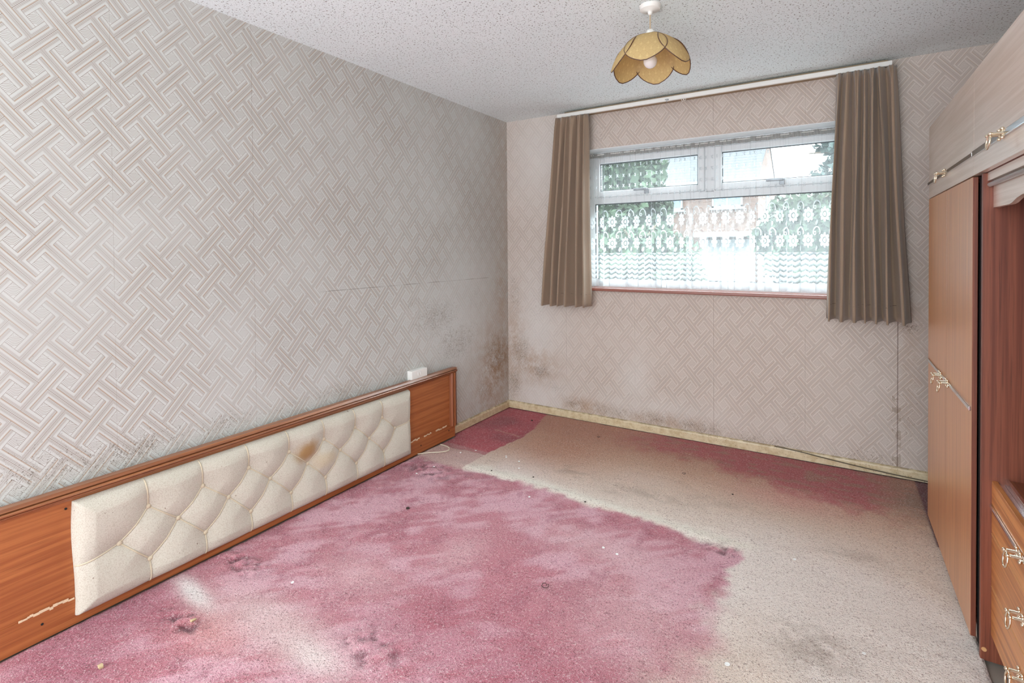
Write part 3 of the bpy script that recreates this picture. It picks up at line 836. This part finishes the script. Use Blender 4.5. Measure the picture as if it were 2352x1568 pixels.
def padh(y, z):
    y = np.asarray(y, float); z = np.asarray(z, float)
    rb = np.full(y.shape, 9.)
    for (a, b2) in B_: rb = np.minimum(rb, np.hypot(y-a, z-b2))
    ds = np.full(y.shape, 9.)
    for (p, q) in segs:
        vy, vz = q[0]-p[0], q[1]-p[1]; t = np.clip(((y-p[0])*vy+(z-p[1])*vz)/(vy*vy+vz*vz), 0, 1)
        ds = np.minimum(ds, np.hypot(y-p[0]-t*vy, z-p[1]-t*vz))
    de = np.minimum(np.minimum(y-PY0, PY1-y), np.minimum(z-PZ0, PZ1-z))
    edge = np.clip(de/.03, 0, 1); edge = np.sqrt(np.clip(1-(1-edge)**2, 0, 1))
    h = .022*(1-np.exp(-(rb/.055)**1.2))+.012*(1-np.exp(-(ds/.035)**1.3))-.002*np.exp(-(ds/.006)**2)
    return .008+.012*edge+h*np.clip(de/.05, 0, 1)**.6
ny, nz = 342, 84
gy = np.linspace(PY0, PY1, ny); gz = np.linspace(PZ0, PZ1, nz)
GY, GZ = np.meshgrid(gy, gz)
GYr = GY+.004*np.sin(GZ*14)*((GY-PY0 < .001)|(PY1-GY < .001))
Hh = padh(GY, GZ)
me = gridmesh('upholstered_pad', np.stack([HX+.004+Hh, GYr, GZ], -1).reshape(-1, 3), ny, nz)
bm = bmesh.new(); bm.from_mesh(me)
be = [e for e in bm.edges if e.is_boundary]
ret = bmesh.ops.extrude_edge_only(bm, edges=be)
for v in [g_ for g_ in ret['geom'] if isinstance(g_, bmesh.types.BMVert)]: v.co.x = HX+.001
pad = obj('upholstered_pad', bm, PAD, hb, True, {'label': 'cream buttoned fabric pad with a brown stain'})
for (a, b2) in top+mid+bot:
    bm = bmesh.new(); ball(bm, (HX+.004+float(padh(a, b2))+.004, a, b2), .0095, 12, (.55, 1, 1))
    obj('button', bm, PIPING, pad)
for (p, q) in segs:
    bm = bmesh.new(); n = 14
    pts = []
    for k in range(n+1):
        t = k/n; y = p[0]+(q[0]-p[0])*t; z = p[1]+(q[1]-p[1])*t
        pts.append((HX+.005+float(padh(y, z)), y, z))
    tube(bm, pts, .0026, 6)
    obj('piping', bm, PIPING, pad)

# socket behind the headboard, loose cable below it
so = thing('wall_socket', 'white double wall socket box half hidden behind the top of the headboard', 'socket', (0, -1.15, .5))
obj('back_box', bx(.0005, .034, -1.225, -1.078, .462, .549, bev=.002), WHITEP, so)
obj('face_plate', bx(.034, .042, -1.225, -1.078, .462, .549, bev=.003), WHITEP, so)
for y in (-1.165, -1.145):
    obj('rocker_switch', bx(.042, .046, y-.006, y+.006, .515, .533, bev=.001), WHITEP, so)
bm = bmesh.new()
loop = [(.05, -1.19, .008), (.10, -1.137, .009), (.155, -1.093, .009), (.185, -1.044, .009), (.16, -1.004, .009), (.12, -.99, .010), (.07, -.985, .008)]
def spline(P_, n=8):
    out = []
    for i in range(len(P_)-1):
        p0, p1, p2, p3 = [Vector(P_[min(max(k, 0), len(P_)-1)]) for k in (i-1, i, i+1, i+2)]
        for k in range(n):
            t = k/n; out.append(.5*((2*p1)+(p2-p0)*t+(2*p0-5*p1+4*p2-p3)*t*t+(3*p1-p0-3*p2+p3)*t**3))
    out.append(Vector(P_[-1])); return out
tube(bm, spline(loop), .0035, 8)
tag(obj('loose_cable', bm, CABLE), 'loop of cream cable poking out on the carpet under the right end of the headboard', 'cable')
bm = bmesh.new()
tube(bm, spline([(2.02, -.019, .060), (2.15, -.021, .054), (2.3, -.022, .040), (2.5, -.022, .024), (2.7, -.024, .014), (2.9, -.026, .010)]), .003, 6)
tag(obj('cable', bm, DKCABLE), 'thin dirty cable sagging down along the far skirting near the wardrobe', 'cable')

# ------------------------------------------------------------------ fitted furniture on the right
WXF = 2.73
def pull(x, y, z, parent, name='ring_pull'):
    bm = bmesh.new()
    for dy in (-.016, .016):
        tube(bm, [(x-.001, y+dy, z-.010), (x-.004, y+dy, z), (x-.001, y+dy, z+.010)], .0028, 8)
        for dz in (-.012, .012): ball(bm, (x-.003, y+dy, z+dz), .0050, 10)
        tube(bm, [(x, y+dy, z), (x-.026, y+dy, z)], [.0045, .0038], 8)
        ball(bm, (x-.027, y+dy, z), .0055, 10)
    pts = []
    for a in np.linspace(0, 2*PI, 22, endpoint=False):
        yy = .0165*math.cos(a); zz = -.016+.0225*math.sin(a)
        if zz > .002: zz = .002
        pts.append((x-.026-.006*max(0, -zz*20), y+yy*(1.0+.15*(zz < -.01)), z+zz))
    tube(bm, pts, .0026, 8, True)
    return obj(name, bm, BRASS, parent)
def strip(bm, x, y0, y1, z0, z1, d=.006): box(bm, x-d, x, y0, y1, z0, z1, bev=.0018)

# two-door wardrobe
T0, T1 = -1.43, -.505
tw = thing('wardrobe', 'tall two-door teak laminate wardrobe nearest the window wall', 'wardrobe', (3.0, (T0+T1)/2, 0))
bm = bmesh.new()
box(bm, WXF+.020, 3.24, T1-.018, T1, .0, 1.553)
box(bm, WXF+.020, 3.24, T0+.018, T1-.018, 1.535, 1.553); box(bm, 3.225, 3.24, T0+.018, T1-.018, .0, 1.535)
box(bm, WXF+.020, 3.225, T0+.018, T1-.018, .055, .073)
obj('carcass', bm, SAPELE, tw)
obj('side_panel', bx(WXF+.020, 3.24, T0+.004, T0+.018, .0, 1.553), plain('gap_shade_dark_side', lin(34, 24, 22), .9), tw)  # near-black colour stands in for the unlit gap beside the drawer unit
obj('plinth', bx(WXF+.022, WXF+.034, T0+.018, T1-.018, .0, .055), TEAK_Y, tw)
ym = (T0+T1)/2
for (a, b2, py) in ((T0, ym-.001, ym-.075), (ym+.001, T1, ym+.075)):
    d = obj('door', bx(WXF, WXF+.014, a, b2, .022, 1.553, bev=.001), [TEAK_V, SAPELE], tw)
    for pg in d.data.polygons:
        if abs(pg.normal.y) > .7: pg.material_index = 1
    bm = bmesh.new(); strip(bm, WXF, a+.002, b2-.001, .776, .790, .007)
    obj('chrome_strip', bm, CHROME, d)
    pull(WXF-.006, py, .783, d)
# top cupboards
for i, (a, b2, lab) in enumerate(((T0-.012, T1, 'low teak cupboard on top of the wardrobe, reaching towards the window wall'), (T0-.012-.93, T0-.013, 'low teak cupboard bridging over the drawer unit, nearest the camera'))):
    c = thing('top_cupboard', lab, 'cupboard', (3.0, (a+b2)/2, 1.56), 'cupboards along the top')
    bm = bmesh.new()
    box(bm, WXF+.020, 3.24, a, a+.016, 1.5565, 1.898); box(bm, WXF+.020, 3.24, b2-.016, b2, 1.5565, 1.898)
    box(bm, WXF+.020, 3.24, a+.016, b2-.016, 1.5565, 1.574); box(bm, WXF+.020, 3.24, a+.016, b2-.016, 1.882, 1.898); box(bm, 3.226, 3.24, a+.016, b2-.016, 1.574, 1.882)
    obj('carcass', bm, SAPELE, c)
    d = obj('door', bx(WXF, WXF+.018, a+.0005, b2-.0005, 1.5575, 1.897), TEAK_Y, c)
    bm = bmesh.new(); h_ = .014 if i == 0 else .018
    strip(bm, WXF, a+.002, b2-.002, 1.627-h_/2, 1.627+h_/2, .006)
    obj('chrome_strip', bm, CHROME, d)
    pull(WXF-.005, -.945 if i == 0 else -1.80, 1.627, d)

# drawer unit with open niche
D0, D1 = -2.36, -1.49
DXF = 2.741
du = thing('drawer_unit', 'open dressing unit with drawers below and a wavy pelmet under the top cupboard', 'drawer unit', (3.0, (D0+D1)/2, 0))
for (a, b2) in ((D1-.018, D1), (D0, D0+.018)):
    obj('side_panel', bx(DXF, 3.24, a, b2, 0, 1.5555, bev=.001), SAPELE, du)
obj('back_panel', bx(3.2, 3.212, D0+.018, D1-.018, .55, 1.545), SAPELE, du)
a, b2 = D0+.018, D1-.018
obj('head_rail', bx(2.752, 2.764, a, b2, 1.530, 1.5555), TEAK_Y, du)
bm = bmesh.new(); tube(bm, [(2.757, a+.02, 1.518), (2.757, b2-.004, 1.518)], .007, 12)
obj('strip_light', bm, plain('pale_light_tube', lin(226, 230, 232), .2), du)
# pelmet with a wavy lower edge
bm = bmesh.new()
def wav(y):
    d = b2-y
    pts_d = [0, .17, .20, .24, .29, .34, .40, .46, .50]; pts_z = [1.446, 1.444, 1.447, 1.456, 1.462, 1.462, 1.455, 1.446, 1.440]
    W = b2-a
    d = min(d, W-d)
    return float(np.interp(d, pts_d, pts_z))
n = 90; fr_, bk = [], []
for k in range(n+1):
    y = a+(b2-a)*k/n
    fr_.append((bm.verts.new((2.766, y, wav(y))), bm.verts.new((2.766, y, 1.548))))
    bk.append((bm.verts.new((2.780, y, wav(y))), bm.verts.new((2.780, y, 1.548))))
for k in range(n):
    bm.faces.new((fr_[k][0], fr_[k][1], fr_[k+1][1], fr_[k+1][0])); bm.faces.new((bk[k][0], bk[k+1][0], bk[k+1][1], bk[k][1]))
    bm.faces.new((fr_[k][0], fr_[k+1][0], bk[k+1][0], bk[k][0])); bm.faces.new((fr_[k][1], bk[k][1], bk[k+1][1], fr_[k+1][1]))
obj('pelmet', bm, TEAK_Y, du)
# chest part
FX = 2.766
obj('top_board', bx(FX+.038, 3.2, a, b2, .572, .590, bev=.001), DKTOP, du)
bm = bmesh.new(); box(bm, FX+.014, FX+.038, a, b2, .560, .575); box(bm, FX+.030, FX+.040, a, b2, .575, .594, bev=.001)
obj('top_channel', bm, CHROME, du)
obj('fascia', bx(FX, FX+.014, a, b2, .508, .582, bev=.001), DRAWER, du)
obj('plinth', bx(FX+.045, FX+.060, a, b2, 0, .09), SAPELE, du)
obj('chest_base', bx(FX+.02, 3.2, a, b2, .088, .098), SAPELE, du)
for i, (z0, z1) in enumerate(((.416, .5065), (.248, .4145), (.088, .2465))):
    d = obj('drawer', bx(FX, FX+.018, a+.001, b2-.001, z0, z1, bev=.0012), DRAWER, du)
    bm = bmesh.new(); box(bm, FX-.0008, FX+.004, a+.001, b2-.001, z1-.0022, z1-.0002)
    obj('drawer_edging', bm, EDGE, d)
    if i == 0:
        bm = bmesh.new(); strip(bm, FX, a+.003, b2-.003, .497, .507, .007); obj('chrome_strip', bm, CHROME, d)
    zc = (.502, .338, .178)[i]
    for py in (-1.825, -2.10): pull(FX-(.006 if i == 0 else 0), py, zc, d)
bm = bmesh.new()
ret = bmesh.ops.create_cone(bm, cap_ends=True, segments=14, radius1=.007, radius2=.006, depth=.003)
for v in ret['verts']: v.co = Vector((2.750+v.co.x, D1-.0195-v.co.z*.9, .035+v.co.y))
obj('cover_cap', bm, EDGE, du)

# ------------------------------------------------------------------ litter on the carpet
def button_mesh(r):
    bm = bmesh.new(); lathe(bm, [(0, .001), (r*.2, .001), (r*.7, .0012), (r*.8, .0022), (r*.97, .002), (r, .001), (r*.9, 0), (0, 0)], (0, 0, 0), 16)
    return bm
where = [(1.476, -1.557, 'behind the middle of the pink area, left of its pair'), (1.545, -1.573, 'behind the middle of the pink area, right of its pair'), (2.055, -1.959, 'on the near beige part, biggest of the buttons'),
         (.571, -.936, 'by the red corner patch, nearer of a touching pair'), (.558, -.918, 'by the red corner patch, farther of a touching pair'), (.672, -.947, 'on brown carpet right of the touching pair'), (.725, -1.035, 'on the cream edge of the pink area'),
         (.96, -1.317, 'at the left end of the pink area, close to its far edge'), (.336, -.942, 'just below the dark red corner patch'), (.272, -1.023, 'beside the loop of cream cable'), (.242, -1.409, 'near the right end of the headboard'),
         (.508, -2.424, 'between the white worn patch and the pink middle'), (2.425, -1.682, 'on dirty beige carpet near the wardrobe'), (2.201, -1.22, 'on beige carpet right of the pink corner'), (.266, -1.28, 'against the headboard foot by the rucked pile')]
bme = None
for i, (x, y, t) in enumerate(where):
    big = 1.35 if i == 2 else 1.
    if bme is None:
        o = obj('shirt_button', button_mesh(.0062), BUTTON); bme = o
    else:
        o = bme.copy(); COL.objects.link(o)
    o.location = (x, y, .0045); o.scale = (big, big, 1); o.rotation_euler = (.12*math.sin(i*3), .12*math.cos(i*5), 0)
    tag(o, 'white shirt button '+t, 'button', 'white buttons on the carpet')
dk = [(.487, -1.743, 'dark crumb on the pink carpet beside the headboard', .011), (.6, -1.146, 'tiny dark crumb on the cream edge left of the next crumb', .006), (.858, -1.094, 'tiny dark crumb on brown carpet just beyond the cream edge', .006), (1.237, -1.213, 'tiny dark crumb on the cream line halfway along it', .006),
      (.358, -.232, 'black crumb on the dark red corner patch', .010), (1.881, -.73, 'dark crumb on brown carpet under the window curtain side', .006)]
for x, y, t, r in dk:
    bm = bmesh.new(); ret = bmesh.ops.create_icosphere(bm, subdivisions=2, radius=r)
    for v in bm.verts: v.co = Vector((v.co.x*random.uniform(.7, 1.1), v.co.y*random.uniform(.6, 1.), max(v.co.z, -.4*r)*.55*random.uniform(.7, 1.1)))
    o = obj('crumb', bm, CRUMB); o.location = (x, y, .0035+r*.2); tag(o, t, 'crumb', 'dark crumbs on the carpet')
for x, y, t in ((.395, -2.744, 'crumpled dried flake on the carpet by the white worn patch'), (.359, -3.005, 'crumpled pale flake on the pink carpet at the near left edge')):
    bm = bmesh.new(); rs = random.Random(int(x*1000))
    pts = [(rs.uniform(-.010, .010), rs.uniform(-.009, .009), rs.uniform(0, .011)) for _ in range(22)]
    for p in pts: bm.verts.new(p)
    bmesh.ops.convex_hull(bm, input=bm.verts)
    o = obj('paper_flake', bm, plain('dried_flake', lin(200, 180, 140), .8)); o.location = (x, y, .003); tag(o, t, 'litter', 'crumpled flakes on the carpet')
def strand(x, y, s, t, seed):
    rs = random.Random(seed); pts = []
    for k in range(10):
        a = k*.9+rs.uniform(-.3, .3); pts.append((x+s*(math.cos(a)*(1-.05*k)+.12*k), y+s*math.sin(a)*.7, .006+.002*math.sin(k)))
    bm = bmesh.new(); tube(bm, spline(pts, 4), .0011, 5)
    tag(obj('thread', bm, CRUMB), t, 'thread')
strand(1.37, -1.92, .016, 'curled dark thread lying on the near pink carpet', 2)
strand(.93, -.30, .010, 'small dark thread on brown carpet below the window', 5)
strand(1.59, -.60, .010, 'small dark thread on reddish carpet below the window', 8)

# ------------------------------------------------------------------ outside
m, b = mat('pale_brick'); P = pos()
br = S.nt.nodes.new('ShaderNodeTexBrick'); S.nt.links.new(comb(P[0]+P[1], P[2], 0.), br.inputs[0])
br.inputs['Scale'].default_value = 1; br.inputs['Brick Width'].default_value = .225; br.inputs['Row Height'].default_value = .075; br.inputs['Mortar Size'].default_value = .008
br.inputs['Color1'].default_value = (*lin(104, 70, 54), 1); br.inputs['Color2'].default_value = (*lin(84, 56, 44), 1); br.inputs['Mortar'].default_value = (*lin(106, 96, 88), 1)
S.nt.links.new(br.outputs[0], b.inputs[0]); setc(b, 'Roughness', .9); BRICK = m
m, b = mat('grey_roof_tiles'); P = pos()
tw_ = _m('SINE', P[0]*2*PI/.30); rw = fr(P[1]*3.1+tw_*.07)
c = mixc(smooth(rw, .0, .35), lin(26, 28, 31), lin(68, 72, 78)); c = mixc((tw_*.5+.5)*.4, c, lin(44, 46, 50))
setc(b, 'Base Color', c); setc(b, 'Roughness', .8); ROOF = m
m, b = mat('foliage_green'); P = pos(); n = noise(comb(*P), 6, 3)
setc(b, 'Base Color', mixc(n, lin(40, 60, 42), lin(72, 92, 66))); setc(b, 'Roughness', .8); LEAF = m
m, b = mat('conifer_blue_green'); P = pos(); n = noise(comb(*P), 6, 3)
setc(b, 'Base Color', mixc(n, lin(50, 68, 64), lin(84, 102, 98))); setc(b, 'Roughness', .8); LEAF2 = m
BARK = plain('bark', lin(92, 80, 66), .9)
OWIN = plain('outside_window_pane', lin(120, 140, 156), .15)
WPAINT = plain('weathered_white_paint', lin(146, 149, 150), .5)
obj('ground', bx(-40, 40, .33, 60, -.5, -.35), plain('grey_paving', lin(62, 66, 68), .9), props={'kind': 'structure'})
hx1, hy0, hy1 = -.50, 21.5, 30.5; hx0 = -14.; ez, rz = 4.42, 6.95; ry = (hy0+hy1)/2
hs = thing('neighbour_house', 'brick house with grey tiled roof across the road, seen through the net curtain', 'house', (-7, 25, -.35))
bm = bmesh.new()
vv = [bm.verts.new(p) for p in ((hx0, hy0, -.35), (hx1, hy0, -.35), (hx1, hy1, -.35), (hx0, hy1, -.35), (hx0, hy0, ez), (hx1, hy0, ez), (hx1, hy1, ez), (hx0, hy1, ez), (hx1, ry, rz-.1), (hx0, ry, rz-.1))]
for q in ((0, 1, 5, 4), (1, 2, 6, 8, 5), (2, 3, 7, 6), (3, 0, 4, 9, 7)): bm.faces.new([vv[i] for i in q])
obj('brick_walls', bm, BRICK, hs)
bm = bmesh.new()
for sgn, ye in ((-1, hy0-.35), (1, hy1+.35)):
    zl = ez-.12
    a_ = [(hx0-.2, ye, zl), (hx1+.02, ye, zl), (hx1+.02, ry, rz), (hx0-.2, ry, rz)]
    lo = [bm.verts.new(p) for p in a_]; hi = [bm.verts.new((p[0], p[1], p[2]+.12)) for p in a_]
    bm.faces.new(lo); bm.faces.new(hi)
    for k in range(4): bm.faces.new((lo[k], lo[(k+1) % 4], hi[(k+1) % 4], hi[k]))
obj('tiled_roof', bm, ROOF, hs)
obj('fascia_board', bx(hx0-.2, hx1+.12, hy0-.40, hy0-.35, ez-.2, ez+.02), WPAINT, hs)
def hwin(x0, x1, z0, z1, side=False):
    bm = bmesh.new()
    def B3(u0, u1, q0, q1, d0, d1):
        if side: box(bm, hx1+d0, hx1+d1, u0, u1, q0, q1)
        else: box(bm, u0, u1, hy0-d1, hy0-d0, q0, q1)
    t = .08
    B3(x0, x0+t, z0, z1, 0, .06); B3(x1-t, x1, z0, z1, 0, .06); B3(x0, x1, z0, z0+t, 0, .06); B3(x0, x1, z1-t, z1, 0, .06)
    B3((x0+x1)/2-.04, (x0+x1)/2+.04, z0, z1, 0, .05); B3(x0-.1, x1+.1, z0-.1, z0, 0, .12)
    o = obj('window', bm, WPAINT, hs)
    bm = bmesh.new(); B3(x0+t, x1-t, z0+t, z1-t, .005, .02); obj('pane', bm, OWIN, o)
hwin(-2.42, -1.12, 3.22, 4.3); hwin(-4.75, -3.75, 3.2, 4.3); hwin(24.6, 25.6, 3.2, 4.2, True)
hwin(-5.9, -3.5, .5, 1.75)
gr = obj('garage_door', bx(-2.9, -.75, hy0-.06, hy0, -.35, 1.75), WPAINT, hs)
obj('porch_roof', bx(-3.0, -.45, hy0-1.1, hy0, 1.86, 2.08), WPAINT, hs)
obj('porch_post', bx(-.62, -.5, hy0-1.08, hy0-.96, -.35, 1.86), WPAINT, hs)

def tree(name, label, c, r, hgt, m_, leaves, seed, conifer=False, size=.16):
    rs = np.random.RandomState(seed)
    t = thing(name, label, 'tree', (c[0], c[1], -.35))
    bm = bmesh.new(); tube(bm, [(c[0], c[1], -.35), (c[0]+.05, c[1], hgt*.5), (c[0], c[1], hgt*.92)], [.16, .10, .03], 8)
    for k in range(9):
        a = k*2.4; z = hgt*(.3+.06*k); L = r*.7*(1-.08*k)
        tube(bm, [(c[0], c[1], z), (c[0]+math.cos(a)*L, c[1]+math.sin(a)*L, z+(.0 if conifer else .4))], [.05, .015], 6)
    obj('trunk', bm, BARK, t)
    n = leaves
    if conifer:
        h = rs.rand(n)**.7; rad = r*(1-h)*(.75+.25*np.sin(h*46))*np.sqrt(rs.rand(n)); an = rs.rand(n)*2*PI
        z = .4+(hgt-.4)*h-rad*.25
    else:
        an = rs.rand(n)*2*PI; ph = np.arccos(rs.uniform(-1, 1, n)); q = rs.rand(n)**.33*(.85+.15*np.sin(an*5+ph*7))
        rad = r*np.sin(ph)*q; z = hgt*.55+hgt*.47*np.cos(ph)*q
    X0 = np.stack([c[0]+rad*np.cos(an), c[1]+rad*np.sin(an), np.maximum(z, -.2)], -1)
    d1 = rs.normal(size=(n, 3)); d1 /= np.linalg.norm(d1, axis=1)[:, None]
    d2 = np.cross(d1, rs.normal(size=(n, 3))); d2 /= np.linalg.norm(d2, axis=1)[:, None]
    s = size*rs.uniform(.6, 1.2, (n, 1))
    V = np.stack([X0-d1*s, X0+d2*s*.5, X0+d1*s, X0-d2*s*.5], 1).reshape(-1, 3)
    F = np.arange(n*4).reshape(-1, 4)
    me = bpy.data.meshes.new('foliage'); me.from_pydata(V.tolist(), [], F.tolist())
    obj('foliage', me, m_, t)
tree('garden_tree', 'dense green tree outside at the left of the window view', (-3.0, 10.2), 1.75, 4.9, LEAF, 9000, 3)
tree('conifer', 'blue-green conifer outside at the right of the window view', (2.7, 14.0), 2.1, 7.6, LEAF2, 7000, 4, True)
tree('garden_bush', 'broad green bush outside low in the left of the window view', (-.55, 5.2), 1.15, 1.75, LEAF, 5000, 8, False, .10)
tree('garden_bush', 'broad green bush outside low in the right of the window view', (1.95, 9.5), 1.25, 2.7, LEAF, 6000, 12, False, .12)
